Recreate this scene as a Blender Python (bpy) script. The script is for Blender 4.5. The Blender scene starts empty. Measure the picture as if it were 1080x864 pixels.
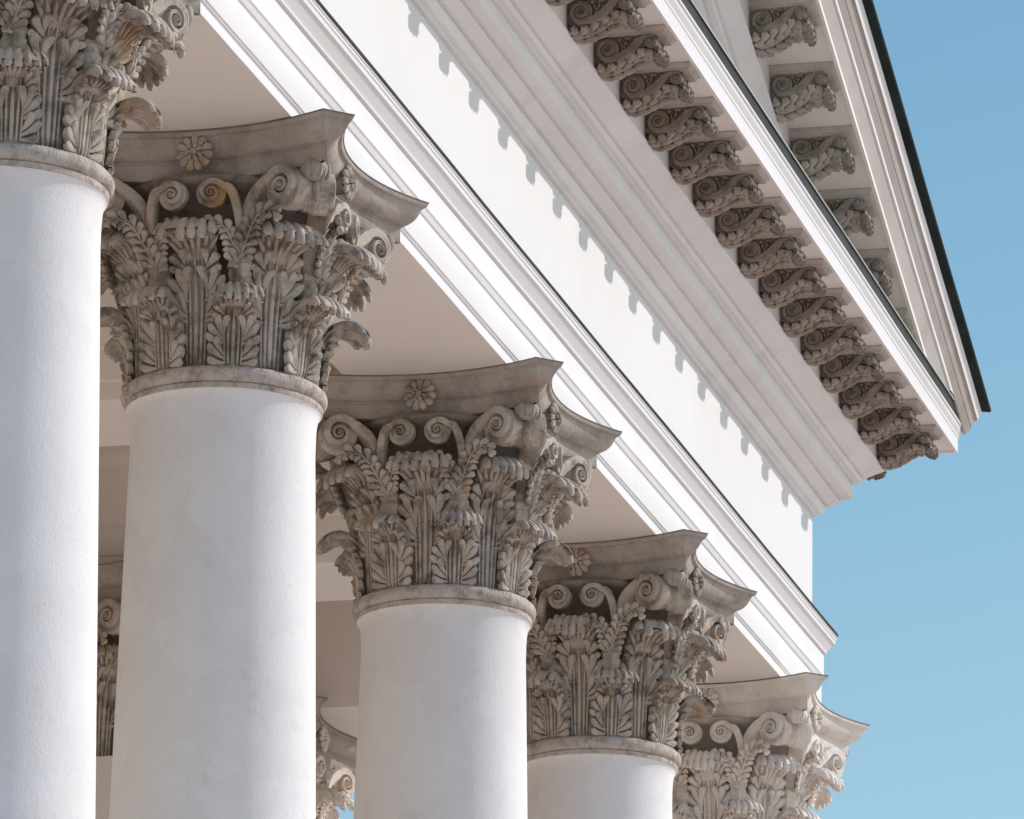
import bpy, math, random
import numpy as np
from mathutils import Vector, Matrix, noise
random.seed(7)
PI = math.pi
R = math.radians
scene = bpy.context.scene
COL = scene.collection

# ------------------------------------------------------------------ helpers
class MB:
    """collects geometry for ONE mesh"""
    def __init__(s): s.v = []; s.f = []
    def add(s, verts, faces):
        b = len(s.v); s.v.extend([tuple(p) for p in verts]); s.f.extend([tuple(i + b for i in f) for f in faces])
    def grid(s, rows, close_u=False, close_v=False, flip=False):
        nr, nc = len(rows), len(rows[0]); b = len(s.v)
        for r in rows: s.v.extend([tuple(p) for p in r])
        for i in range(nr if close_v else nr - 1):
            for j in range(nc if close_u else nc - 1):
                a = b + i * nc + j; c = b + i * nc + (j + 1) % nc
                d = b + ((i + 1) % nr) * nc + (j + 1) % nc; e = b + ((i + 1) % nr) * nc + j
                s.f.append((a, e, d, c) if flip else (a, c, d, e))
    def merge(s, o, fn=None, flip=False):
        b = len(s.v)
        s.v.extend([tuple(fn(Vector(p))) if fn else p for p in o.v])
        s.f.extend([tuple(i + b for i in (reversed(f) if flip else f)) for f in o.f])
    def box(s, x0, x1, y0, y1, z0, z1):
        s.add([(x0,y0,z0),(x1,y0,z0),(x1,y1,z0),(x0,y1,z0),(x0,y0,z1),(x1,y0,z1),(x1,y1,z1),(x0,y1,z1)],
              [(3,2,1,0),(4,5,6,7),(0,1,5,4),(1,2,6,5),(2,3,7,6),(3,0,4,7)])
    def ball(s, c, rx, ry, rz, n=10, m=7):
        rows = []
        for i in range(m + 1):
            th = PI * i / m
            rows.append([(c[0] + rx*math.sin(th)*math.cos(2*PI*j/n), c[1] + ry*math.sin(th)*math.sin(2*PI*j/n), c[2] - rz*math.cos(th)) for j in range(n)])
        s.grid(rows, close_u=True)
    def mesh(s, name, mat, sharp=35):
        me = bpy.data.meshes.new(name); me.from_pydata(s.v, [], s.f); me.update()
        if mat: me.materials.append(mat)
        me.shade_smooth()
        if sharp: me.set_sharp_from_angle(angle=R(sharp))
        return me

def link(name, me, parent=None, mat4=None):
    o = bpy.data.objects.new(name, me); COL.objects.link(o)
    if parent: o.parent = parent
    if mat4 is not None: o.matrix_local = mat4
    return o
def tag(o, label, cat, group=None, kind='thing'):
    o['label'] = label; o['category'] = cat; o['kind'] = kind
    if group: o['group'] = group
    return o
def thing(name, label, cat, loc, group=None):
    o = bpy.data.objects.new(name, None); COL.objects.link(o); o.location = loc
    o.empty_display_size = .3
    return tag(o, label, cat, group)

# ------------------------------------------------------------------ materials
class NT:
    def __init__(s, name):
        s.m = bpy.data.materials.new(name); s.m.use_nodes = True; s.t = s.m.node_tree; s.t.nodes.clear()
        s.out = s.n('ShaderNodeOutputMaterial'); s.b = s.n('ShaderNodeBsdfPrincipled')
        s.l(s.b.outputs[0], s.out.inputs[0]); s.tc = s.n('ShaderNodeTexCoord'); s.geo = s.n('ShaderNodeNewGeometry')
    def n(s, ty, **k):
        x = s.t.nodes.new(ty)
        for a, v in k.items(): setattr(x, a, v)
        return x
    def l(s, a, b): s.t.links.new(a, b)
    def noise(s, scale, detail=4, rough=.55, vec=None, stretch=None, dist=0):
        nd = s.n('ShaderNodeTexNoise'); nd.inputs['Scale'].default_value = scale
        nd.inputs['Detail'].default_value = detail; nd.inputs['Roughness'].default_value = rough
        nd.inputs['Distortion'].default_value = dist
        v = vec or s.geo.outputs['Position']
        if stretch:
            mp = s.n('ShaderNodeMapping'); mp.inputs['Scale'].default_value = stretch; s.l(v, mp.inputs[0]); v = mp.outputs[0]
        s.l(v, nd.inputs['Vector']); return nd.outputs['Fac']
    def ramp(s, fac, stops):
        r = s.n('ShaderNodeValToRGB'); e = r.color_ramp.elements
        while len(e) < len(stops): e.new(.5)
        for i, (p, c) in enumerate(stops):
            e[i].position = p; e[i].color = (c, c, c, 1) if not isinstance(c, tuple) else (*c, 1)
        s.l(fac, r.inputs[0]); return r.outputs[0]
    def mix(s, fac, a, b, mode='MIX'):
        m = s.n('ShaderNodeMix', data_type='RGBA', blend_type=mode)
        for sock, v in ((m.inputs[0], fac), (m.inputs[6], a), (m.inputs[7], b)):
            if isinstance(v, (int, float)): sock.default_value = v
            elif isinstance(v, tuple): sock.default_value = (*v, 1)
            else: s.l(v, sock)
        return m.outputs[2]
    def bump(s, h, strength, dist):
        b = s.n('ShaderNodeBump'); b.inputs['Strength'].default_value = strength; b.inputs['Distance'].default_value = dist
        s.l(h, b.inputs['Height'])
        if s.b.inputs['Normal'].links: s.l(s.b.inputs['Normal'].links[0].from_socket, b.inputs['Normal'])
        s.l(b.outputs[0], s.b.inputs['Normal'])
    def done(s, col, rough=.7, spec=.3):
        if isinstance(col, tuple): s.b.inputs['Base Color'].default_value = (*col, 1)
        else: s.l(col, s.b.inputs['Base Color'])
        if isinstance(rough, (int, float)): s.b.inputs['Roughness'].default_value = rough
        else: s.l(rough, s.b.inputs['Roughness'])
        s.b.inputs['Specular IOR Level'].default_value = spec
        return s.m

def mat_paint(name, col, warm, stain=.35, streak=True, bump=.15):
    t = NT(name)
    a = t.ramp(t.noise(.9, 5, .6), [(.35, 0.), (.7, 1.)])
    c = t.mix(a, col, warm)
    if streak:
        st = t.ramp(t.noise(1.6, 5, .65, stretch=(1., 1., .12)), [(.56, 0.), (.8, stain)])
        c = t.mix(st, c, tuple(x * k for x, k in zip(warm, (.66, .62, .57))))
    sp = t.ramp(t.noise(9., 6, .7), [(.62, 0.), (.78, stain * .8)])
    c = t.mix(sp, c, (.45, .39, .33))
    t.bump(t.noise(60., 4, .6), bump, .004)
    t.bump(t.noise(3., 3, .5), .12, .02)
    return t.done(c, .62, .25)

def mat_stucco(name):
    t = NT(name)
    a = t.ramp(t.noise(1.1, 5, .6), [(.32, 0.), (.68, 1.)])
    c = t.mix(a, (.775, .755, .735), (.715, .685, .66))
    st = t.ramp(t.noise(2.2, 6, .65, stretch=(1., 1., .10)), [(.55, 0.), (.85, .45)])
    c = t.mix(st, c, (.66, .62, .595))
    sp = t.ramp(t.noise(5.5, 7, .72), [(.58, 0.), (.76, .45)])
    c = t.mix(sp, c, (.55, .49, .45))
    pt = t.ramp(t.noise(2.6, 3, .5, dist=.8), [(.50, 0.), (.56, .30)])
    c = t.mix(pt, c, (.83, .81, .79))
    gr = t.ramp(t.noise(26., 5, .7), [(.60, 0.), (.72, .35)])
    c = t.mix(gr, c, (.60, .56, .53))
    t.bump(t.noise(62., 5, .65), .42, .006)
    t.bump(t.noise(7., 4, .6, stretch=(1, 1, .6)), .22, .014)
    return t.done(c, .7, .2)

def mat_stone(name, base, pale, dark, ochre, blue, dirt=.75, lichen=.6, k=1., smooth=False, rough=1.):
    t = NT(name)
    oi = t.n('ShaderNodeObjectInfo')
    # offset the pattern from object to object, so copies do not repeat
    add = t.n('ShaderNodeVectorMath', operation='ADD'); t.l(t.geo.outputs['Position'], add.inputs[0])
    sc = t.n('ShaderNodeVectorMath', operation='SCALE'); sc.inputs['Scale'].default_value = 7.
    cx = t.n('ShaderNodeCombineXYZ'); t.l(oi.outputs['Random'], cx.inputs[0]); t.l(cx.outputs[0], sc.inputs[0]); t.l(sc.outputs[0], add.inputs[1])
    V = add.outputs[0]
    a = t.ramp(t.noise(3.2 * k, 5, .6, V), [(.3, 0.), (.7, 1.)])
    c = t.mix(a, base, pale)
    b = t.ramp(t.noise((4.5 if smooth else 6.5) * k, 9, .78 if smooth else .7, V), [(.47, 0.), (.66, dirt)])
    c = t.mix(b, c, dark)
    o = t.ramp(t.noise(2.3 * k, 5, .6, V, stretch=(1.3, 1, .8)), [(.58, 0.), (.72, lichen)])
    c = t.mix(o, c, ochre)
    bl = t.ramp(t.noise(2.7 * k, 5, .62, V, stretch=(1, 1.7, .9)), [(.60, 0.), (.74, lichen)])
    c = t.mix(bl, c, blue)
    sp = t.ramp(t.noise(45. * k, 3, .7, V), [(.62, 0.), (.72, .5)])
    c = t.mix(sp, c, dark)
    t.bump(t.noise(70., 4, .65, V), .5 * rough, .006 * rough)
    t.bump(t.noise(16., 4, .6, V), .45 * rough, .012 * rough)
    return t.done(c, .85, .15)

M = {}
M['wall'] = mat_paint('white_limewash', (.715, .70, .695), (.685, .665, .65), .14)
M['soffit'] = mat_paint('warm_white_soffit', (.78, .722, .648), (.74, .68, .605), .14, streak=False)
M['mould'] = mat_paint('weathered_white_moulding', (.785, .755, .738), (.725, .685, .655), .40)
M['weather'] = mat_paint('stained_white_cornice', (.45, .41, .38), (.36, .31, .27), .85)
M['shaft'] = mat_stucco('white_stucco')
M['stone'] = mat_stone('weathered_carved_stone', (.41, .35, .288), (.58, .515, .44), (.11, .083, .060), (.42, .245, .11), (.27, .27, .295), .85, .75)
M['stone_pale'] = mat_stone('pale_carved_stone', (.75, .685, .615), (.82, .76, .69), (.40, .335, .275), (.52, .41, .3), (.52, .51, .52), .55, .5)  # lighter tones than the other carved stone, for the corner capitals
M['stone_bell'] = mat_stone('shade_darkened_bell_stone', (.27, .225, .185), (.35, .30, .255), (.09, .07, .055), (.30, .19, .1), (.2, .2, .22), .8, .6)  # leaf stone darkened: shade in the hollows behind the leaves put into the colour
M['stone_pale_bell'] = mat_stone('shade_darkened_pale_bell_stone', (.50, .445, .39), (.60, .54, .48), (.30, .25, .2), (.45, .35, .25), (.42, .41, .42), .6, .5)  # same darkening for recess shade, in the pale stone
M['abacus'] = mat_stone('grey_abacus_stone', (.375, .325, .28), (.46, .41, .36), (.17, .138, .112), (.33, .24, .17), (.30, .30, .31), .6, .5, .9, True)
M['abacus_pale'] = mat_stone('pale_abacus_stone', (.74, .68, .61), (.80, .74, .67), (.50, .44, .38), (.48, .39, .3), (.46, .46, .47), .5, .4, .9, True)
M['ring'] = mat_stone('pitted_ring_stone', (.51, .44, .385), (.59, .525, .47), (.22, .17, .13), (.44, .34, .26), (.44, .42, .41), .85, .5, 2.4, True, 1.7)
M['ring_pale'] = M['ring']
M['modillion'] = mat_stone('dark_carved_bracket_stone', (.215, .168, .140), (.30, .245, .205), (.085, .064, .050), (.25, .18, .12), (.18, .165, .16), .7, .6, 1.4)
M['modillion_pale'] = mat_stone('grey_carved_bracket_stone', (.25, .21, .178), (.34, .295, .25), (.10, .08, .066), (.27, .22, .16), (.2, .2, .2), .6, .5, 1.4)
M['modillion_leaf'] = mat_stone('carved_bracket_leaf_stone', (.335, .272, .225), (.44, .37, .31), (.11, .083, .064), (.31, .22, .14), (.24, .22, .21), .6, .6, 1.4)  # lighter than the bracket: light from the ground below put into the colour
M['modillion_pale_leaf'] = mat_stone('grey_bracket_leaf_stone', (.39, .33, .28), (.50, .435, .375), (.14, .11, .088), (.31, .24, .16), (.25, .24, .235), .6, .5, 1.4)  # raking brackets: leaf likewise lightened for light coming up from below
M['plate'] = mat_stone('bracket_plate_stone', (.45, .395, .35), (.52, .46, .415), (.28, .235, .20), (.37, .28, .21), (.33, .32, .32), .5, .45, 1.2)
def mat_metal(name, col, col2):
    t = NT(name)
    c = t.mix(t.ramp(t.noise(2.4, 5, .6), [(.35, 0.), (.7, 1.)]), col, col2)
    t.bump(t.noise(4., 3, .5), .3, .02)
    return t.done(c, .75, .12)
M['flash'] = mat_metal('dark_sheet_metal', (.030, .032, .030), (.06, .06, .055))
M['roof'] = mat_metal('green_black_roof_sheet', (.010, .016, .014), (.022, .032, .028))
M['lead'] = mat_metal('old_lead_cover', (.15, .13, .115), (.26, .23, .205))
M['edge'] = mat_metal('pale_zinc_edge', (.42, .43, .40), (.30, .32, .29))
def mat_ground():
    t = NT('granite_plaza')
    c = t.mix(t.ramp(t.noise(.25, 6, .6), [(.3, 0.), (.7, 1.)]), (.68, .57, .495), (.60, .50, .43))
    c = t.mix(t.ramp(t.noise(18., 4, .6), [(.4, 0.), (.7, .4)]), c, (.46, .39, .34))
    return t.done(c, .8, .2)
M['ground'] = mat_ground()

# ------------------------------------------------------------------ layout (metres; z = 0 is the top of the abaci)
CX = .0636                      # mitre: outer x of any profile point = CX - y
COLS = [-16.611, -12.741, -8.0, -3.945, .0636]
XA = (COLS[1] + COLS[2]) / 2    # ridge
XL = 2 * XA - CX
GROUND = -12.74
FLOOR = -11.5
BACK = 3.7                      # second row (pilasters)

def wob(p):
    """a hand-plastered building is never dead straight: a few millimetres of drift"""
    q = Vector(p)
    n = noise.noise_vector(q * .55)
    m = noise.noise_vector(q * 2.3)
    return (q.x + .002 * m.x, q.y + .0035 * n.y + .0015 * m.y, q.z + .0035 * n.z + .0015 * m.z)

def rnd(pts, r=.006):
    """soften the arrises of a profile"""
    out = [pts[0]]
    for a, b, c in zip(pts, pts[1:], pts[2:]):
        A, B, C = Vector(a), Vector(b), Vector(c)
        u, v = (A - B), (C - B); lu, lv = u.length, v.length
        if lu < 1e-6 or lv < 1e-6: continue
        ang = u.angle(v)
        if ang > R(150): out.append(b); continue
        k = min(r, lu * .35, lv * .35)
        p, q = B + u / lu * k, B + v / lv * k
        out += [tuple(p), tuple(B * .5 + (p + q) * .25), tuple(q)]
    out.append(pts[-1]); return out

def arc(a, b, bulge, n=6):
    """curved moulding between two profile points; bulge>0 pushes outward (-y / down)"""
    A, B = Vector(a), Vector(b); d = B - A; nn = Vector((d.y, -d.x))
    nn = -nn if nn.x > 0 else nn
    return [tuple(A + d * t + nn * bulge * 4 * t * (1 - t)) for t in [i / n for i in range(1, n)]]

def sweep_portico(prof, yend=9., step=.45, round_=.006):
    """profile [(y,z)] run along the left return, the front and the right return"""
    prof = rnd(prof, round_); mb = MB(); rows = []
    nx = int((CX - XL) / step); ny = 12
    for (y, z) in prof:
        row = [(XL + y, yend + (y - yend) * k / ny, z) for k in range(ny)]
        x0, x1 = XL + y, CX - y
        row += [(x0 + (x1 - x0) * k / nx, y, z) for k in range(nx + 1)]
        row += [(x1, y + (yend - y) * k / ny, z) for k in range(1, ny + 1)]
        rows.append([wob(p) for p in row])
    mb.grid(rows); return mb

SL = .35                         # slope of the raking cornice
def zr(x, q): return q - SL * (x if x > XA else 2 * XA - x)

def sweep_rake(prof, zmin=None, step=.45, round_=.006, xend=None):
    prof = rnd(prof, round_); mb = MB(); rows = []
    nx = int((CX - XA) / step)
    for (y, q) in prof:
        xe = CX - y if xend is None else xend
        xs = 2 * XA - xe
        row = [(xs + (XA - xs) * k / nx, y) for k in range(nx)] + [(XA + (xe - XA) * k / nx, y) for k in range(nx + 1)]
        rows.append([wob((x, yy, zr(x, q))) for x, yy in row])
    mb.grid(rows)
    if zmin is not None:
        import bmesh
        me = bpy.data.meshes.new('tmp'); me.from_pydata(mb.v, [], mb.f)
        bm = bmesh.new(); bm.from_mesh(me)
        bmesh.ops.bisect_plane(bm, geom=bm.verts[:] + bm.edges[:] + bm.faces[:], plane_co=(0, 0, zmin), plane_no=(0, 0, 1), clear_inner=True)
        bm.verts.index_update()
        mb = MB(); mb.add([v.co[:] for v in bm.verts], [[v.index for v in f.verts] for f in bm.faces])
        bm.free(); bpy.data.meshes.remove(me)
    return mb

# ------------------------------------------------------------------ entablature
ent = thing('entablature', 'white entablature with stepped architrave, plain frieze and bracketed horizontal cornice above the columns', 'entablature', (XA, 0, 0))
def part(mb, name, mat, parent, sharp=35):
    inv = Matrix.Translation(-parent.location)
    me = mb.mesh(name, mat, sharp); me.transform(inv)
    return link(name, me, parent)

YI = .46                          # inner edge of the architrave beam
arch = [(YI, .95), (YI, 0.), (-.572, 0.), (-.572, .060), (-.566, .063), (-.566, .070), (-.580, .074), (-.580, .082), (-.590, .086), (-.590, .270), (-.584, .273), (-.584, .280),
        (-.594, .285)] + arc((-.594, .285), (-.606, .318), -.003, 4) + [(-.606, .318), (-.614, .324), (-.614, .334), (-.604, .338), (-.604, .492)]
part(sweep_portico(arch[0:3]), 'soffit', M['soffit'], ent)
part(sweep_portico(arch[2:]), 'architrave', M['wall'], ent)
part(sweep_portico([(-.604, .492), (-.598, .495), (-.598, .501), (-.622, .506), (-.622, .520)] + arc((-.622, .520), (-.664, .582), -.012, 6)
     + [(-.664, .582), (-.676, .585), (-.676, .612), (-.684, .618), (-.684, .632), (-.676, .634), (-.676, .640), (-.687, .643), (-.687, .654)]), 'architrave_cap', M['wall'], ent)
part(sweep_portico([(-.684, .652), (-.692, .651), (-.695, .671), (-.60, .705), (-.532, .722)], round_=.003), 'lower_flashing', M['flash'], ent)
part(sweep_portico([(-.531, .715), (-.531, 1.542)]), 'frieze', M['wall'], ent)
bed = ([(-.531, 1.542), (-.560, 1.545), (-.560, 1.560), (-.590, 1.567)] + arc((-.590, 1.567), (-.615, 1.622), .008, 4) +
       [(-.615, 1.622), (-.612, 1.628), (-.604, 1.636), (-.630, 1.639)] + arc((-.630, 1.628), (-.706, 1.675), -.016, 8) + [(-.706, 1.675), (-.706, 1.684), (-.694, 1.688), (-.694, 1.700), (-.708, 1.702)] +
       arc((-.708, 1.700), (-.774, 1.722), .016, 8) + [(-.774, 1.722), (-.784, 1.725), (-.784, 1.828), (-.775, 1.830), (-.775, 1.840), (-.806, 1.842), (-.806, 1.850), (-.832, 1.855)] +
       arc((-.832, 1.855), (-.849, 1.888), .006, 4) + [(-.849, 1.886), (-.838, 1.889), (-.838, 1.896), (-.866, 1.898)] + arc((-.866, 1.898), (-.972, 1.976), -.015, 8) +
       [(-.972, 1.976), (-.985, 1.979), (-.985, 2.001), (-.968, 2.005), (-.968, 2.25)])
part(sweep_portico(bed), 'bed_moulding', M['mould'], ent)
part(sweep_portico([(-.968, 2.249), (-1.428, 2.247), (-1.430, 2.231), (-1.456, 2.231)]), 'cornice_soffit', M['soffit'], ent)
part(sweep_portico([(-1.456, 2.231), (-1.456, 2.340), (-1.462, 2.344), (-1.462, 2.360)] + arc((-1.462, 2.360), (-1.484, 2.395), .005, 4)
     + [(-1.484, 2.395), (-1.484, 2.415), (-1.497, 2.420), (-1.497, 2.436)]), 'corona', M['wall'], ent)
part(sweep_portico([(-1.497, 2.436), (-1.488, 2.440), (-1.488, 2.520), (-1.500, 2.528)], round_=.003), 'upper_flashing', M['flash'], ent)
part(sweep_portico([(-1.500, 2.528), (-1.502, 2.540), (-1.480, 2.548), (-.50, 2.66)], round_=.002), 'cover_sheet', M['edge'], ent)

# ------------------------------------------------------------------ pediment
ped = thing('pediment', 'steep gable of the pediment with stained raking cornice and black sheet metal roof edge', 'pediment', (XA, 0, 2.66))
ZM = 2.555
DB = .44
tym = MB()
zt = zr(XA, 2.3)
tym.add([(XL + .5, -.530, 2.60), (CX - .5, -.530, 2.60), (XA, -.530, zt)], [(0, 1, 2)])
part(tym, 'tympanum', M['wall'], ped, 0)
part(sweep_rake([(y, z + DB) for y, z in bed], ZM), 'raking_bed_moulding', M['mould'], ped)
part(sweep_rake([(-.968, 2.249 + DB), (-1.425, 2.247 + DB), (-1.427, 2.229 + DB), (-1.456, 2.231 + DB)], ZM), 'raking_soffit', M['soffit'], ped)
part(sweep_rake([(-1.456, 2.671), (-1.458, 2.706), (-1.452, 2.709)], ZM), 'raking_lip', M['mould'], ped)
part(sweep_rake([(-1.450, 2.708), (-1.450, 2.722)] + arc((-1.450, 2.722), (-1.492, 2.885), -.010, 6) + [(-1.492, 2.885), (-1.492, 2.893)], ZM), 'raking_corona', M['weather'], ped)
part(sweep_rake([(-1.492, 2.893), (-1.508, 2.895), (-1.509, 2.930), (-1.503, 2.932)], ZM), 'raking_fillet', M['mould'], ped)
core = MB()
for x0, x1 in ((1.0, 1.54), (2 * XA - 1.0, 2 * XA - 1.54)):
    core.grid([[(x0, y, 2.532), (x1, y, 2.532), (x1, y, zr(x1, 2.99)), (x0, y, zr(x0, 2.99))] for y in (-1.499, 9.)], close_u=True)
    core.add([(x0, -1.499, 2.532), (x1, -1.499, 2.532), (x1, -1.499, zr(x1, 2.99)), (x0, -1.499, zr(x0, 2.99))], [(0, 1, 2, 3)])
    part(core, 'eaves_block', M['weather'], ped); core = MB()
part(sweep_rake([(-1.490, 2.930), (-1.504, 2.931)] + arc((-1.504, 2.931), (-1.540, 3.000), -.008, 5) + [(-1.540, 3.000), (-1.536, 3.003), (-1.536, 3.009), (-1.545, 3.012)]
     + arc((-1.545, 3.012), (-1.572, 3.085), -.010, 5) + [(-1.572, 3.085), (-1.588, 3.088)]), 'raking_sima', M['weather'], ped)
part(sweep_rake([(-1.588, 3.088), (-1.592, 3.120), (-1.600, 3.135), (-1.606, 3.162), (-1.612, 3.174)]), 'raking_upper_fillet', M['mould'], ped)
part(sweep_rake([(-1.612, 3.174), (-1.668, 3.202), (-1.676, 3.222), (-1.668, 3.236), (-1.4, 3.27), (-1.0, 3.29), (9.0, 3.29)], round_=.003), 'roof_edge', M['roof'], ped)
# eaves along the two side returns
for sgn in (1, -1):
    eave = MB(); rows = []
    for (y, q) in [(-1.50, 2.985), (-1.527, 2.972), (-1.542, 3.004), (-1.56, 3.082), (-1.588, 3.10), (-1.583, 3.16), (-1.668, 3.20), (-1.676, 3.222), (-1.66, 3.24)]:
        x = CX - y; z = zr(x, q); xx = x if sgn > 0 else 2 * XA - x
        rows.append([(xx, y + (9 - y) * k / 12, z) for k in range(13)])
    eave.grid(rows, flip=sgn < 0)
    part(eave, 'eaves', M['mould'], ped)

# ------------------------------------------------------------------ carved leaf kit
def catmull(pts, n):
    P = [np.array(p, float) for p in pts]; P = [2 * P[0] - P[1]] + P + [2 * P[-1] - P[-2]]
    out = []
    for i in range(1, len(P) - 2):
        for k in range(n):
            t = k / n; a, b, c, d = P[i-1:i+3]
            out.append(.5 * ((2*b) + (c-a)*t + (2*a-5*b+4*c-d)*t*t + (3*b-a-3*c+d)*t**3))
    out.append(P[-2]); return np.array(out)

class Curve:
    def __init__(s, pts, n=14):
        s.p = catmull(pts, n); d = np.linalg.norm(np.diff(s.p, axis=0), axis=1)
        s.a = np.concatenate([[0], np.cumsum(d)]); s.S = s.a[-1]
    def at(s, q):
        q = min(max(q, 0), s.S)
        return np.array([np.interp(q, s.a, s.p[:, k]) for k in range(s.p.shape[1])])
    def tan(s, q):
        e = s.S * .02; d = s.at(min(q + e, s.S)) - s.at(max(q - e, 0)); return d / (np.linalg.norm(d) + 1e-9)

def petal(mb, Mf, u0, s0, ang, L, W, H, h0=0., tilt=0., nl=8, nw=6, groove=.30, double=False, bend=0., mode='leaflet'):
    """one rounded leaflet (or rib, or finger) laid on the surface Mf(u,s,h)"""
    def width(t):
        if mode == 'rib': return .30 * (1 - t) + math.sin(PI * min(t, 1) ** .55) ** .62
        if mode == 'finger': return .80 + .2 * t if t < .82 else (1 - ((t - .82) / .19) ** 2) ** .5
        return .26 + .74 * (t / .70) ** .9 if t < .70 else max(.02, 1 - ((t - .70) / .305) ** 2) ** .5
    def sheet(sgn):
        rows = []
        for i in range(nl + 1):
            t = i / nl
            if mode != 'rib': t = 1 - (1 - t) ** 1.35
            a = ang + bend * t
            cu, cs = u0 + math.sin(a) * L * t, s0 + math.cos(a) * L * t
            w = W * .5 * width(t)
            hh = H * (.45 + .55 * math.sin(PI * min(t, .98) ** 1.1) ** .6) * (1 if t < .98 else .4)
            row = []
            for j in range(nw + 1):
                v = 2 * j / nw - 1
                hp = max(0, 1 - v * v) ** .5 * (1 - groove * math.exp(-(v / .30) ** 2))
                h = h0 + tilt * t * t + sgn * hh * hp - (0.014 * (abs(v) > .99) if not double else 0)
                row.append(Mf(cu + math.cos(a) * w * v, cs - math.sin(a) * w * v, h))
            rows.append(row)
        mb.grid(rows, flip=sgn > 0)
    sheet(1)
    if double: sheet(-1)

def sm(a, b, x):
    t = min(1, max(0, (x - a) / (b - a))); return t * t * (3 - 2 * t)
def bell_map(curve, zb, rb=.56):
    def f(u, s, h):
        p = curve.at(s)
        if s > curve.S: p = p + curve.tan(curve.S) * (s - curve.S)
        if s < 0: p = p + curve.tan(0) * s
        T = curve.tan(s); r = p[0] + T[1] * h; z = p[1] - T[0] * h
        ph = u / rb; k = sm(.5, .8, s / curve.S)
        r2 = r - (.35 + .9 * k) * u * u
        return (r2 * math.cos(ph), r2 * math.sin(ph), zb + z - 1.2 * k * u * u)
    return f

def build_leaf(curve, zb, half, fans, curl, nf, seed, chip=()):
    """acanthus leaf: thin blade, stalk ribs, fans of spoon-shaped leaflets, fingered tip rolled outwards"""
    rng = random.Random(seed); mb = MB(); f = bell_map(curve, zb); S = curve.S; top = S * curl
    n, m = 30, 12
    def wd(s):
        k = s / S
        return half * (.62 + .20 * math.sin(PI * min(k / .7, 1)) - .12 * sm(.6, .95, k))
    for h, fl_ in ((0, False), (-.024, True)):
        rows = []
        for i in range(n + 1):
            s = S * i / n * .93; w = wd(s)
            rows.append([f(w * (2 * j / m - 1), s, h - .010 * abs(2 * j / m - 1)) for j in range(m + 1)])
        mb.grid(rows, flip=not fl_)
    g = half / .17
    for u, a, W, L in ((0, 0, .036, 1.04), (-.032, -.02, .024, .97), (.032, .02, .024, .97), (-.056, -.04, .018, .86), (.056, .04, .018, .86)):
        petal(mb, f, u * g * .9, -.015, a, top * L, W * g * .9, .022, .002, 0, 12, 4, .0, mode='rib')
    for sd in (-1, 1):
        for q, (s, L, na, wid, a0, a1) in enumerate(fans):
            for k in range(na):
                t = k / (na - 1)
                a = a0 + (a1 - a0) * t + rng.uniform(-4, 4)
                LL = L * (.70 + .42 * math.sin(PI * (.18 + .62 * t))) * rng.uniform(.95, 1.05)
                u = sd * (.046 + .010 * t) * g
                petal(mb, f, u, s + .045 * t, sd * R(a), LL, wid * rng.uniform(.93, 1.05), .029, .003, .040, 8, 6, .20, bend=-sd * .30)
    for k in range(nf):
        v = 2 * k / (nf - 1) - 1
        u = v * half * .53
        L = (S - top) * (1.02 - .20 * v * v) * rng.uniform(.94, 1.03) * (.62 if k in chip else 1)
        petal(mb, f, u, top - .03, v * .10, L + .02, half * 1.46 / nf, .025, -.016, .004, 14, 7, .0, True, mode='finger')
        petal(mb, f, u * .55, top * .80, v * .42, top * .27, .034 * g, .018, .004, .004, 8, 4, .1, mode='rib')
    return mb

ZB = -1.262
low_c = Curve([(.512, 0), (.518, .13), (.53, .235), (.562, .318), (.622, .368), (.692, .374), (.745, .336), (.764, .280)])
up_c = Curve([(.498, 0), (.504, .27), (.522, .455), (.562, .585), (.625, .675), (.700, .722), (.772, .708), (.818, .655), (.828, .595)])
FL = [(.010, .108, 3, .058, 100, 42), (.118, .128, 4, .056, 88, 4), (.250, .088, 3, .046, 80, 25)]
FU = [(.250, .132, 3, .066, 95, 38), (.365, .155, 4, .066, 92, 4), (.515, .122, 3, .060, 82, 16)]
leaves_low = [build_leaf(low_c, ZB, .158, FL, .66, 7, 1), build_leaf(low_c, ZB, .158, FL, .67, 7, 21, (5,)), build_leaf(low_c, ZB, .160, FL, .66, 8, 31, (0, 1))]
leaves_up = [build_leaf(up_c, ZB, .180, FU, .72, 7, 2), build_leaf(up_c, ZB, .180, FU, .73, 8, 22, (6, 7)), build_leaf(up_c, ZB, .178, FU, .72, 7, 32, (2,))]

def tube(mb, pts, rad, ax, sec, scale):
    """sweep a closed section; pts points, rad/ax frame vectors, sec [(r,a)], scale [(sr,sa)]"""
    rows = []
    for p, r, a, (sr, sa) in zip(pts, rad, ax, scale):
        rows.append([p + r * (x * sr) + a * (y * sa) for x, y in sec])
    mb.grid(rows, close_u=True)
    n = len(sec)
    for row in (rows[0], rows[-1]):
        c = sum(row, Vector()) / n
        mb.add([c] + row, [(0, i + 1, (i + 1) % n + 1) for i in range(n)])

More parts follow.
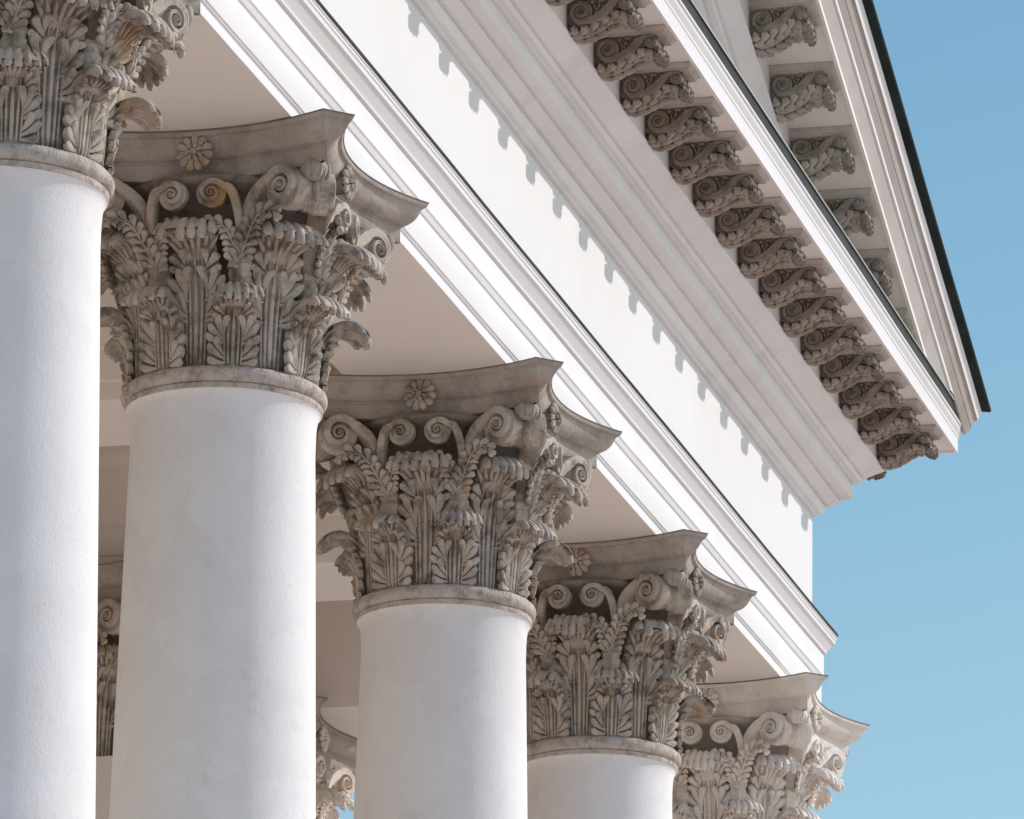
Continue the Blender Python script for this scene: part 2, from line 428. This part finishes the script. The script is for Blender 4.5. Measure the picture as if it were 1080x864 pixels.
SEC = [(1, -.55), (.8, -.92), (.30, -1), (-.30, -.92), (-.8, -.96), (-1, -.6), (-1, .6), (-.8, .96), (-.30, .92), (.30, 1), (.8, .92), (1, .55)]
def scroll(mb, C, e1, e2, axis, Rm, turns, k, start, stem, half, sgn=1, nseg=26, boss=True, cone=0.):
    """a volute: stem points (3D, from root) then an inward spiral. sgn=+1 turns clockwise in (e1,e2)"""
    pts, rad, ax, sc = [], [], [], []
    gap0 = Rm * (1 - math.exp(-2 * PI * k))
    P0 = C + (e1 * math.cos(start) + e2 * math.sin(start)) * (Rm - gap0 * .42)
    if stem:
        cv = Curve([tuple(p) for p in stem] + [tuple(P0)], 10); n = 22
        for i in range(n):
            q = cv.S * i / n; p = Vector(cv.at(q)); T = Vector(cv.tan(q))
            r = axis.cross(T).normalized() * (-sgn)
            pts.append(p); rad.append(-r); ax.append(axis); t = i / n
            sc.append((gap0 * (.36 + .12 * t), half * (.8 + .2 * t)))
    N = int(turns * nseg)
    for i in range(N + 1):
        th = turns * 2 * PI * i / N; rho = Rm * math.exp(-k * th)
        a = start - sgn * th
        d = e1 * math.cos(a) + e2 * math.sin(a); gap = rho * (1 - math.exp(-2 * PI * k))
        pts.append(C + d * (rho - gap * .42)); rad.append(d); ax.append(axis)
        sc.append((gap * .40, half * (1 + cone * i / N)))
    tube(mb, pts, rad, ax, SEC, sc)
    # core behind the turns
    rows = []
    for a_, rr in ((-half * .45, 0), (-half * .45, Rm * .84), (half * .45, Rm * .84), (half * .45, 0)):
        rows.append([C + (e1 * math.cos(2*PI*j/20) + e2 * math.sin(2*PI*j/20)) * rr + axis * a_ for j in range(20)])
    mb.grid(rows, close_u=True)
    if boss:
        b = MB(); b.ball((0, 0, 0), 1, 1, 1, 10, 6); rb = Rm * math.exp(-k * turns * 2 * PI) * 1.05
        mb.merge(b, lambda p: C + e1 * (p.x * rb) + e2 * (p.y * rb) + axis * (p.z * half * (1.08 + cone)))

Z3 = Vector((0, 0, 1))
def V3(*a): return Vector(a)
# the corner volute and the small central helix of one half face (face normal +X, half towards +Y)
def build_volute():
    mb = MB(); g = R(25); ax = V3(math.cos(g), -math.sin(g), 0); e1 = V3(math.sin(g), math.cos(g), 0)
    C = V3(.672, .512, -.350)
    stem = [V3(.525, .205, -.74), V3(.540, .235, -.60), V3(.570, .290, -.46), V3(.605, .345, -.36)]
    scroll(mb, C, e1, Z3, ax, .138, 2.3, .135, R(140), stem, .060, 1, cone=.15)
    # ribbed cushion behind the scroll, towards its twin under the same horn
    rows = []
    for q, rr in ((.03, .100), (-.02, .112), (-.045, .116), (-.058, .108), (-.068, .098), (-.078, .106), (-.088, .098), (-.098, .104), (-.106, .098), (-.112, .085), (-.118, .04)):
        rows.append([C + (e1 * math.cos(2*PI*j/28) + Z3 * math.sin(2*PI*j/28)) * rr + ax * q for j in range(28)])
    mb.grid(rows, close_u=True)
    return mb
def build_helix():
    mb = MB(); g = R(8); ax = V3(math.cos(g), math.sin(g), 0); e1 = V3(-math.sin(g), math.cos(g), 0)
    C = V3(.660, .106, -.355)
    stem = [V3(.525, .20, -.74), V3(.545, .235, -.60), V3(.60, .245, -.47), V3(.64, .215, -.345)]
    scroll(mb, C, e1, Z3, ax, .096, 2.2, .145, R(35), stem, .042, -1, cone=.3)
    return mb

def path_map(cv, nrm, side=None):
    def f(u, s, h):
        p = Vector(cv.at(s)); T = Vector(cv.tan(s))
        if s > cv.S: p = p + T * (s - cv.S)
        n = nrm(p); B = T.cross(n).normalized(); n = B.cross(T).normalized()
        return p + B * u + n * (h - .8 * u * u)
    return f
def radial(p): return Vector((p.x, p.y, 0)).normalized() * .8 + Vector((.6, 0, .0))
def build_sprig():
    """stalk between the big leaves and the two feathery leaves that carry volute and helix"""
    mb = MB(); rng = random.Random(5)
    a = R(22.5); rd = V3(math.cos(a), math.sin(a), 0); tg = V3(-math.sin(a), math.cos(a), 0)
    rows = []
    for z, r in ((-1.0, .030), (-.92, .036), (-.84, .046), (-.79, .060), (-.765, .066), (-.755, .058), (-.735, .058), (-.72, .070), (-.70, .064), (-.69, .03)):
        row = []
        for j in range(24):
            th = 2 * PI * j / 24; rr = r * (1 + .10 * math.cos(6 * th))
            row.append(rd * (.535 + .05 * (z + 1.0) + rr * math.cos(th) * .9) + tg * (rr * math.sin(th)) + Z3 * z)
        rows.append(row)
    mb.grid(rows, close_u=True)
    # feather to the corner, then a shorter one to the middle of the face, then a small upright one
    for pts, w, st in (([(.575, .215, -.73), (.60, .265, -.62), (.655, .325, -.515), (.710, .395, -.485), (.745, .45, -.505), (.76, .485, -.545)], .054, .050),
                       ([(.575, .200, -.73), (.590, .195, -.63), (.625, .160, -.545), (.665, .105, -.520), (.685, .055, -.545)], .044, .046)):
        cv = Curve(pts, 8); f = path_map(cv, radial)
        rows = []
        for i in range(15):
            s = cv.S * i / 14 * .96; ww = w * (.55 if i > 1 else .35) * (1 - .5 * i / 14)
            rows.append([f(ww * (2 * j / 4 - 1), s, -.004) for j in range(5)])
        mb.grid(rows, flip=True)
        rows2 = [[f(w * .5 * (1 - .5 * i / 14) * (2 * j / 4 - 1), cv.S * i / 14 * .96, -.024) for j in range(5)] for i in range(15)]
        mb.grid(rows2)
        petal(mb, f, 0, 0, 0, cv.S, .020, .014, 0, 0, 14, 4, 0, mode='rib')
        n = int(cv.S / st)
        for i in range(n):
            s = cv.S * (i + .3) / n * .92
            for sd in (-1, 1):
                petal(mb, f, sd * .006, s, sd * R(44 + rng.uniform(-6, 6)), w * 1.45 * (1.05 - .35 * i / n), .042, .020, .002, .018, 8, 6, .25, True)
        petal(mb, f, 0, cv.S * .9, 0, w * 1.2, .054, .022, .002, .0, 8, 6, .25, True)
    return mb
def mirror(mb):
    o = MB(); o.merge(mb, lambda p: Vector((p.x, -p.y, p.z)), flip=True); return o

def build_rosette():
    mb = MB(); C = V3(.655, 0, -.122)
    def f(u, s, h): return C + V3(h, 0, 0) + V3(0, u, s)
    for n, L, W, h0, off, r0 in ((11, .080, .046, .022, 0, .022), (7, .040, .028, .040, .2, .010)):
        for k in range(n):
            a = 2 * PI * k / n + off
            petal(mb, f, math.sin(a) * r0, math.cos(a) * r0, a, L, W, .020, h0, -.006, 8, 6, .35, True)
    b = MB(); b.ball((0, 0, 0), .024, .020, .020, 12, 8); mb.merge(b, lambda p: C + V3(.042, 0, 0) + p)
    rows = [[C + V3(d, r * math.cos(2*PI*j/16), r * math.sin(2*PI*j/16)) for j in range(16)] for d, r in ((-.10, .06), (0, .062), (.012, .05), (.014, .0))]
    mb.grid(rows, close_u=True)
    return mb

def build_abacus(cover=False):
    P_, Q_, D_ = .913, .78, .695
    side = []
    n = 20
    for i in range(n + 1):
        t = -Q_ + 2 * Q_ * i / n
        side.append(Vector((D_ + (P_ - D_) * abs(t / Q_) ** 2.1, t)))
    poly = []
    for k in range(4):
        m = Matrix.Rotation(k * PI / 2, 2); poly += [m @ p for p in side]
    N = len(poly)
    nr = []
    for i in range(N):
        a, b, c = poly[i - 1], poly[i], poly[(i + 1) % N]
        u = (b - a).normalized(); w = (c - b).normalized()
        n1 = Vector((u.y, -u.x)); n2 = Vector((w.y, -w.x)); m = (n1 + n2); m = m / max(.25, m.length_squared) * 2 * .5 * 2
        nr.append(m / 1.0 if m.length < 1.35 else m.normalized() * 1.35)
    cav = [(.034 + .082 * (1 - math.cos(R(90) * k / 8)) ** .8, -.044 - .094 * math.sin(R(90) * k / 8)) for k in range(1, 9)]
    prof = [(.03, .001), (.002, -.001), (0, -.004), (.002, -.022), (.008, -.030), (.026, -.034), (.028, -.042)] + cav + [(.116, -.146), (.124, -.150), (.126, -.228), (.134, -.238)]
    mb = MB(); rows = []
    for ins, z in prof:
        rows.append([(p.x - q.x * ins, p.y - q.y * ins, z) for p, q in zip(poly, nr)])
    mb.grid(rows, close_u=True, flip=True)
    for row, fl in ((rows[0], False), (rows[-1], True)):
        z = row[0][2]; mb.add([(0, 0, z)] + row, [((0, i + 1, (i + 1) % N + 1) if not fl else (0, (i + 1) % N + 1, i + 1)) for i in range(N)])
    if cover:
        mb = MB(); mb.grid([[(p.x - q.x * i, p.y - q.y * i, z) for p, q in zip(poly, nr)] for i, z in ((.02, -.0015), (-.004, -.002), (-.005, -.005), (-.004, -.008), (.002, -.009))], close_u=True, flip=True)
        return mb
    # carved blocks under the horns
    for k in range(4):
        a = PI / 4 + k * PI / 2; d = V3(math.cos(a), math.sin(a), 0); t = V3(-d.y, d.x, 0)
        b = MB(); b.ball((0, 0, 0), .085, .080, .055, 12, 8)
        mb.merge(b, lambda p: d * (.945 + p.x) + t * p.y + Z3 * (-.262 + p.z))
        for q in range(-2, 3):
            b = MB(); b.ball((0, 0, 0), .032, .016, .050, 8, 6)
            mb.merge(b, lambda p: d * (1.0 + p.x - .012 * abs(q)) + t * (p.y + .03 * q) + Z3 * (-.268 + p.z))
    return mb

def lathe(mb, prof, n=64, wobble=0.):
    rows = []
    for r, z in prof:
        row = []
        for j in range(n):
            th = 2 * PI * j / n
            rr = r * (1 + wobble * noise.noise(Vector((math.cos(th) * 2, math.sin(th) * 2, z * 1.3))))
            row.append((rr * math.cos(th), rr * math.sin(th), z))
        rows.append(row)
    mb.grid(rows, close_u=True)

def build_bell():
    mb = MB()
    lathe(mb, [(.40, ZB - .01), (.458, ZB), (.450, -.95), (.452, -.70), (.468, -.50), (.505, -.39), (.580, -.315), (.632, -.285), (.655, -.275), (.665, -.255), (.655, -.238), (.60, -.23)], 64)
    return mb
bell_mb = build_bell()

def build_shaft():
    mb = MB(); prof = []
    zs = [-1.388, -1.40, -1.42, -1.45, -1.51, -1.62]; rs = [.532, .520, .511, .505, .501, .4995]
    prof = list(zip(rs, zs))
    for i in range(1, 33):
        z = -1.62 - i * (10.9 - 1.62) / 32
        t = min(1., (-z - 1.62) / 9.28)
        prof.append((.4995 + .142 * (1 - (1 - t) ** 1.7), z))
    prof += [(.66, -10.92), (.68, -10.95)]
    lathe(mb, prof, 96, .0022); return mb
def build_ring():
    mb = MB(); prof = [(.47, ZB - .002)]
    for k in range(11):
        a = R(90 - 18 * k); prof.append((.513 + .047 * math.cos(a), ZB - .050 + .047 * math.sin(a)))
    prof += [(.535, ZB - .098), (.535, ZB - .122), (.532, ZB - .128), (.50, ZB - .130)]
    lathe(mb, prof, 160, .007); return mb
def build_base():
    mb = MB(); prof = [(.68, -10.95), (.70, -10.96)]
    for k in range(9): a = R(90 - 22.5 * k); prof.append((.70 + .05 * math.cos(a), -11.01 + .05 * math.sin(a)))
    prof += [(.69, -11.08), (.69, -11.14), (.72, -11.17)]
    for k in range(9): a = R(90 - 22.5 * k); prof.append((.76 + .07 * math.cos(a), -11.25 + .07 * math.sin(a)))
    prof += [(.78, -11.33), (.78, -11.34)]
    lathe(mb, prof, 64); mb.box(-.86, .86, -.86, .86, FLOOR, -11.33); return mb

GEO = dict(abacus=build_abacus(), lead_cover=build_abacus(True), rosette=build_rosette(), bell=bell_mb,
           volute=build_volute(), helix=build_helix(), leafy_stalk=build_sprig())
for i in range(3): GEO['acanthus_leaf%d' % i] = leaves_low[i]; GEO['tall_acanthus_leaf%d' % i] = leaves_up[i]
for k in ('volute', 'helix', 'leafy_stalk'): GEO[k + '*'] = mirror(GEO[k])
cache = {}
def geo(key, mat):
    if (key, mat) not in cache: cache[key, mat] = GEO[key].mesh(key.strip('*0123'), M[mat], 40)
    return cache[key, mat]

def add_capital(root, zoff, mats, seed):
    """capital > abacus, rosettes, leaves, stalks, volutes, helices (zoff lifts abacus-top zero to the thing's own origin)"""
    rng = random.Random(seed); st, ab = mats
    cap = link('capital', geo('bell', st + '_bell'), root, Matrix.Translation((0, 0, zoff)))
    def sub(name, key, mat, az, jit=1.):
        j = R(rng.uniform(-1.6, 1.6)) * jit; s = 1 + rng.uniform(-.025, .025) * jit
        m = Matrix.Rotation(az + j, 4, 'Z') @ Matrix.Diagonal((1 + (s - 1) * .4, s, 1, 1))
        return link(name, geo(key, mat), cap, m)
    sub('abacus', 'abacus', ab, 0, 0)
    sub('lead_cover', 'lead_cover', 'lead', 0, 0)
    for k in range(4): sub('rosette', 'rosette', st, k * PI / 2, .3)
    for k in range(8): sub('acanthus_leaf', 'acanthus_leaf%d' % rng.choice((0, 0, 1, 2)), st, R(22.5 + 45 * k))
    for k in range(8): sub('acanthus_leaf', 'tall_acanthus_leaf%d' % rng.choice((0, 0, 1, 2)), st, R(45 * k))
    for k in range(4):
        for mi in ('', '*'):
            sub('volute', 'volute' + mi, st, k * PI / 2, .4)
            sub('helix', 'helix' + mi, st, k * PI / 2, .4)
            sub('leafy_stalk', 'leafy_stalk' + mi, st, k * PI / 2, .6)
    return cap

shaft_me = build_shaft().mesh('shaft', M['shaft'], 50)
ring_me = {k: build_ring().mesh('astragal', M[k], 50) for k in ('ring',)}
base_me = build_base().mesh('base', M['shaft'], 40)
for me in (shaft_me, base_me, *ring_me.values()): me.transform(Matrix.Translation((0, 0, -FLOOR)))

LAB = ['nearest white column, cut by the left and top edges of the frame',
       'second white column from the left, the largest capital seen whole',
       'middle white column of the five in front',
       'fourth white column from the left, partly behind the middle column',
       'farthest front column at the corner, its pale capital against blue sky']
for i, x in enumerate(COLS):
    c = thing('corinthian_column', LAB[i], 'column', (x, 0, FLOOR), 'front row of Corinthian columns')
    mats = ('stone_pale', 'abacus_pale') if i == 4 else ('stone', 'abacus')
    link('shaft', shaft_me, c); link('astragal', ring_me['ring'], c); link('base', base_me, c)
    c.rotation_euler.z = 0
    add_capital(c, -FLOOR, mats, 10 + i)

# pilasters of the back wall that show between the columns
pil = MB()
pil.box(-.50, .50, -.50, .46, .012, -ZB * 0 + (-FLOOR + ZB + .0))
pil_me = pil.mesh('pilaster_shaft', M['soffit'], 35)
for x, lab in ((COLS[3], 'shaded pilaster with carved capital glimpsed between the first and second columns'),
               (COLS[4], 'rear corner pilaster whose scrolled capital shows low between the second and middle columns')):
    p = thing('pilaster', lab, 'pilaster', (x, BACK, FLOOR), 'pilasters of the portico back wall')
    link('shaft', pil_me, p)
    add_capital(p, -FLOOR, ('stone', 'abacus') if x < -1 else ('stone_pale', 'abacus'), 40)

# ------------------------------------------------------------------ portico ceiling, cross beams and back wall
ceil = thing('portico_ceiling', 'shaded cream ceiling with cross beams between the columns and the back wall', 'ceiling', (XA, 2., .95))
cb = MB(); cb.add([(XL - .4, .40, .95), (CX + .4, .40, .95), (CX + .4, 4.6, .95), (XL - .4, 4.6, .95)], [(0, 3, 2, 1)])
part(cb, 'ceiling_panel', M['soffit'], ceil)
for x in [2 * XA - COLS[4], 2 * XA - COLS[3]] + COLS[1:4]:
    b = MB(); prof = [(-.60, .96), (-.60, .80), (-.555, .74), (-.555, .50), (-.535, .49), (-.535, .33), (-.52, .32), (-.52, .125), (-.505, .115), (-.505, 0),
                      (.505, 0), (.505, .115), (.52, .125), (.52, .32), (.535, .33), (.535, .49), (.555, .50), (.555, .74), (.60, .80), (.60, .96)]
    prof = rnd(prof, .005)
    b.grid([[(x + q, YI + .002 + (3.47 - YI) * k / 6, z) for k in range(7)] for q, z in prof], flip=True)
    part(b, 'cross_beam', M['soffit'], ceil)
b = MB(); b.grid([[(XL + .58 + (CX - XL - 1.16) * k / 20, y, z) for k in range(21)] for y, z in ((3.42, .96), (3.42, .8), (3.46, .74), (3.46, 0), (4.60, 0))])
part(b, 'wall_beam', M['soffit'], ceil)
wl = tag(link('portico_back_wall', None) if False else bpy.data.objects.new('portico_back_wall', None), 'shaded cream back wall of the portico behind the columns', 'wall')
COL.objects.link(wl); wl.location = (XA, 6.5, FLOOR)
b = MB(); b.box(XL + .35, CX - .05, 4.44, 9., FLOOR, .94); part(b, 'wall', M['soffit'], wl)

# ------------------------------------------------------------------ modillions (scrolled brackets)
DISC = MB(); DISC.grid([[(r * math.cos(2*PI*j/16), r * math.sin(2*PI*j/16), z) for j in range(16)] for r, z in ((0, -1), (.8, -1), (1, -.8), (1, .8), (.8, 1), (0, 1))], close_u=True)
def build_modillion():
    """local frame: outward = -Y, top z = 0, centred on x"""
    body = MB(); W = .124
    def P(d, z, x): return Vector((x, -d, z))
    # S-shaped underside
    under = Curve([(0.0, -.192), (.05, -.218), (.11, -.214), (.19, -.182), (.255, -.142), (.31, -.116), (.355, -.118), (.388, -.105), (.398, -.080), (.385, -.045)], 8)
    outl = [(0., -.045)] + [tuple(under.at(under.S * i / 40)) for i in range(41)]
    for sgn in (-1, 1):
        x = sgn * (W - .038)
        rows = [[P(d, z, x) for d, z in outl[1:]], [P(d, -.045, x) for d, z in outl[1:]]]
        body.grid(rows, flip=sgn > 0)
    body.grid([[P(d, z, -(W - .038)) for d, z in outl[1:]], [P(d, z, (W - .038)) for d, z in outl[1:]]])
    for sgn in (-1, 1):
        xs = sgn * (W - .020); ax = V3(1, 0, 0); e1 = V3(0, -1, 0)
        C1, C2 = P(.092, -.134, xs), P(.362, -.096, xs)
        def ring(C, r, t, half, n=26):
            pts = [C + (e1 * math.cos(2*PI*i/n) + Z3 * math.sin(2*PI*i/n)) * r for i in range(n + 1)]
            rad = [(p - C).normalized() for p in pts]
            tube(body, pts, rad, [ax] * (n + 1), SEC, [(t, half)] * (n + 1))
        k1 = .105; R1 = .085; R2 = .045
        gap1 = R1 * (1 - math.exp(-2 * PI * k1))
        scroll(body, C1, e1, Z3, ax, R1, 1.5, k1, R(-60), None, .024, 1, 24, boss=False)
        ring(C1, .026, .005, .024, 16)
        scroll(body, C2, e1, Z3, ax, R2, 1.15, .14, R(112), None, .028, 1, 18, boss=False)
        body.merge(DISC, lambda p: C2 + e1 * (p.x * .017) + Z3 * (p.y * .017) + ax * (p.z * .034))
        a1, a2 = R(-60), R(112)
        p1 = C1 + (e1 * math.cos(a1) + Z3 * math.sin(a1)) * (R1 - gap1 * .42)
        p2 = C2 + (e1 * math.cos(a2) + Z3 * math.sin(a2)) * (R2 - .010)
        cv = Curve([tuple(p1), tuple(P(.195, -.172, xs)), tuple(P(.252, -.126, xs)), tuple(P(.305, -.076, xs)), tuple(p2)], 10)
        pts = []; rad = []; axs = []; sc = []
        for i in range(25):
            q = cv.S * i / 24; T = Vector(cv.tan(q)); pts.append(Vector(cv.at(q))); rad.append(ax.cross(T).normalized()); axs.append(ax)
            t = i / 24; sc.append((gap1 * .44 * (1 - t) + .010 * t + .012 * math.sin(PI * t), .025))
        tube(body, pts, rad, axs, SEC, sc)
        # sprig with seed balls between the scrolls
        def f(u, s, h): return P(.184 + u, -.140 + s, xs + sgn * (h - .012))
        for u, s, a, L in ((0.005, .005, -22, .070), (.008, .005, 14, .074), (.012, .0, 48, .098)):
            petal(body, f, u, s, R(a), L, .017, .020, 0, .0, 8, 4, 0, mode='rib')
            body.ball(P(.184 + u + math.sin(R(a)) * L, -.140 + s + math.cos(R(a)) * L * .96, xs + sgn * .006), .013, .012, .012, 9, 7)
        for d, z, r in ((.188, -.146, .014), (.226, -.066, .011), (.206, -.098, .011)):
            body.ball(P(d, z, xs + sgn * .006), r, r, r, 8, 6)
        for k in range(7):
            a = 2 * PI * k / 7; body.ball(P(.092 + .0155 * math.cos(a), -.134 + .0155 * math.sin(a), xs + sgn * .016), .0065, .0055, .0055, 6, 5)
        body.ball(P(.092, -.134, xs + sgn * .016), .009, .006, .006, 6, 5)
    rows = []
    for x in np.linspace(-W + .03, W - .03, 13):
        r = .040 - .010 * abs(math.cos(3 * PI * x / W))
        rows.append([P(.362 + r * math.cos(2*PI*j/14), -.096 + r * math.sin(2*PI*j/14), x) for j in range(14)])
    body.grid(rows, close_u=True)
    # leaf under the bracket
    leaf = MB(); rng = random.Random(3)
    cu = Curve([(.0, -.212), (.05, -.240), (.11, -.236), (.18, -.206), (.245, -.168), (.30, -.150), (.345, -.160), (.365, -.190)], 8)
    def f(u, s, h):
        p = cu.at(s); T = cu.tan(s)
        if s > cu.S: p = p + T * (s - cu.S)
        n = (T[1], -T[0]); h2 = h - 1.6 * u * u
        return (u, -(p[0] + n[0] * h2), p[1] + n[1] * h2)
    for h, fl in ((0.0, True), (-.02, False)):
        leaf.grid([[f(.085 * (2 * j / 8 - 1) * (1 - .25 * i / 24), cu.S * .9 * i / 24, h) for j in range(9)] for i in range(25)], flip=not fl)
    petal(leaf, f, 0, .0, 0, cu.S * .8, .034, .018, .002, 0, 14, 4, 0, mode='rib')
    for sd in (-1, 1):
        for q in range(5):
            s = .0 + q * .068
            petal(leaf, f, sd * .028, s, sd * R(66 + rng.uniform(-6, 6)), .112, .044, .030, .0, .022, 8, 6, .10, True, bend=-sd * .35)
            petal(leaf, f, sd * .024, s + .030, sd * R(40 + rng.uniform(-6, 6)), .078, .034, .028, .014, .014, 8, 6, .35, True, bend=-sd * .3)
            petal(leaf, f, sd * .040, s + .040, sd * R(88), .080, .022, .020, .0, .012, 8, 6, .35, True)
    for k in range(5):
        v = (k - 2) / 2
        petal(leaf, f, v * .060, cu.S * .70, v * .12, cu.S * .30, .046, .026, .0, .004, 10, 6, .15, True, mode='finger')
    # berry cluster hanging from the front scroll
    for j in range(46):
        a = rng.uniform(-PI, PI); x = rng.uniform(-.100, .100); q = (1 - (x / .118) ** 2) ** .5
        body.ball((x, -.402 - .038 * q * math.cos(a), -.166 - .046 * q * math.sin(a)), .0130, .0130, .0130, 7, 5)
    rows = [[(x, -.402 - .038 * (1 - (x / .118) ** 2) ** .5 * math.cos(2*PI*j/12), -.166 - .046 * (1 - (x / .118) ** 2) ** .5 * math.sin(2*PI*j/12)) for j in range(12)] for x in np.linspace(-.116, .116, 9)]
    body.grid(rows, close_u=True)
    # plate with a small moulding on three sides
    plate = MB(); rows = []
    for ins, z in ((0, .0), (0, -.014), (-.004, -.016), (-.010, -.020), (-.018, -.030), (-.020, -.034), (-.026, -.035), (-.026, -.050), (-.06, -.052)):
        w = .146 + ins; d = .470 + ins
        rows.append([(-w, 0, z), (-w, -d, z), (w, -d, z), (w, 0, z)])
    plate.grid(rows, flip=True); plate.add(rows[-1], [(0, 1, 2, 3)])
    return body, leaf, plate
mod_body, mod_leaf, mod_plate = build_modillion()
def shear(mb):
    o = MB(); o.merge(mb, lambda p: Vector((p.x, p.y, p.z - SL * p.x))); return o
def mset(sh, a, b):
    q = [shear(m) if sh else m for m in (mod_body, mod_leaf, mod_plate)]
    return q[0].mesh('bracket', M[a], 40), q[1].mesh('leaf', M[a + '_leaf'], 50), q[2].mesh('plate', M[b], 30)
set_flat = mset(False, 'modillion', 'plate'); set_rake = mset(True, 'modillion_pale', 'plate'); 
def place_modillion(parent, loc, rz, ms, rng):
    m = Matrix.Translation(Vector(loc) - parent.location) @ Matrix.Rotation(rz, 4, 'Z')
    o = link('modillion', ms[0], parent, m)
    link('acanthus_leaf', ms[1], o, Matrix.Translation((rng.uniform(-.003, .003), 0, rng.uniform(-.003, .003))))
    link('plate', ms[2], o)
rng = random.Random(11)
WALLY = -.967
for k in range(19):
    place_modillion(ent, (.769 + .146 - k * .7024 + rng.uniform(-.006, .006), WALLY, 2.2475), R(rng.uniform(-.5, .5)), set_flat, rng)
for k in range(3):
    place_modillion(ent, (CX - WALLY, WALLY + .155 + k * .7024, 2.2475), R(90), set_flat, rng)
for k in range(-1, 8):
    x = -.36 - k * .689 + .146
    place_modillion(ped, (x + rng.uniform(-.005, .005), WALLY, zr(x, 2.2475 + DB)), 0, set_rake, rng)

# ------------------------------------------------------------------ terrace and plaza
g = MB(); g.add([(-900, -900, GROUND), (900, -900, GROUND), (900, 900, GROUND), (-900, 900, GROUND)], [(0, 1, 2, 3)])
o = link('ground', g.mesh('ground', M['ground'], 0)); o['kind'] = 'structure'
t = MB()
for i in range(6):
    e = 1.3 + .35 * i; z1 = FLOOR - .2067 * i; z0 = z1 - .2067
    t.box(XL - e, CX + e, -e, 9.2, z0 + (.002 if i == 5 else 0), z1)
o = link('steps', t.mesh('steps', M['ground'], 30)); o['kind'] = 'structure'

# ------------------------------------------------------------------ camera
cam = bpy.data.cameras.new('camera'); co = bpy.data.objects.new('camera', cam); COL.objects.link(co)
rt = Vector((0.24141326372461913, -0.9703147466203729, 0.014454362278185494))
up = Vector((-0.26916875714869465, -0.05264356221244264, 0.9616531784030103))
fw = Vector((0.9323453310189603, 0.2360464950992203, 0.2738872685586521))
mw = Matrix((rt, up, -fw)).transposed().to_4x4(); mw.translation = Vector((-45.56269, -9.90945, -11.14142))
co.matrix_world = mw
cam.sensor_width = 36; cam.lens = 36 * 6956.33 / 1080
cam.shift_x = (540 - 538.83) / 1080; cam.shift_y = -(432 - 441.29) / 1080
cam.clip_start = .5; cam.clip_end = 3000
scene.camera = co

# ------------------------------------------------------------------ light
AZ, EL = R(306), R(32.7)
sd = Vector((math.cos(EL) * math.cos(AZ), math.cos(EL) * math.sin(AZ), math.sin(EL)))
L = bpy.data.lights.new('sun', 'SUN'); L.energy = 2.4; L.angle = R(.5); L.color = (1, .95, .905)
lo = bpy.data.objects.new('sun', L); COL.objects.link(lo); lo.rotation_euler = sd.to_track_quat('Z', 'Y').to_euler()
w = bpy.data.worlds.new('World'); scene.world = w; w.use_nodes = True
nt = w.node_tree; bg = nt.nodes['Background']
sky = nt.nodes.new('ShaderNodeTexSky'); sky.sky_type = 'NISHITA'; sky.sun_disc = False
sky.sun_elevation = EL; sky.sun_rotation = math.atan2(sd.x, sd.y)
sky.air_density = 1.0; sky.dust_density = .6; sky.ozone_density = 1.2
tc = nt.nodes.new('ShaderNodeTexCoord'); sp = nt.nodes.new('ShaderNodeSeparateXYZ'); nt.links.new(tc.outputs['Generated'], sp.inputs[0])
rp = nt.nodes.new('ShaderNodeValToRGB'); e = rp.color_ramp.elements
e[0].position = .20; e[0].color = (.795, .895, .80, 1); e[1].position = .36; e[1].color = (.58, .81, .785, 1)
for p_, c_ in ((.50, (1.60, 1.33, 1.38)), (1., (1.75, 1.45, 1.48))):
    q_ = e.new(p_); q_.color = (*c_, 1)
nt.links.new(sp.outputs[2], rp.inputs[0])
mx = nt.nodes.new('ShaderNodeMix'); mx.data_type = 'RGBA'; mx.blend_type = 'MULTIPLY'; mx.inputs[0].default_value = 1
nt.links.new(sky.outputs[0], mx.inputs[6]); nt.links.new(rp.outputs[0], mx.inputs[7])
nt.links.new(mx.outputs[2], bg.inputs[0]); bg.inputs[1].default_value = .135
vs = scene.view_settings; vs.view_transform = 'Standard'; vs.look = 'None'; vs.gamma = 1; vs.exposure = .30; vs.use_curve_mapping = False
scene.cycles.use_denoising = True
scene.cycles.max_bounces = 10; scene.cycles.diffuse_bounces = 6
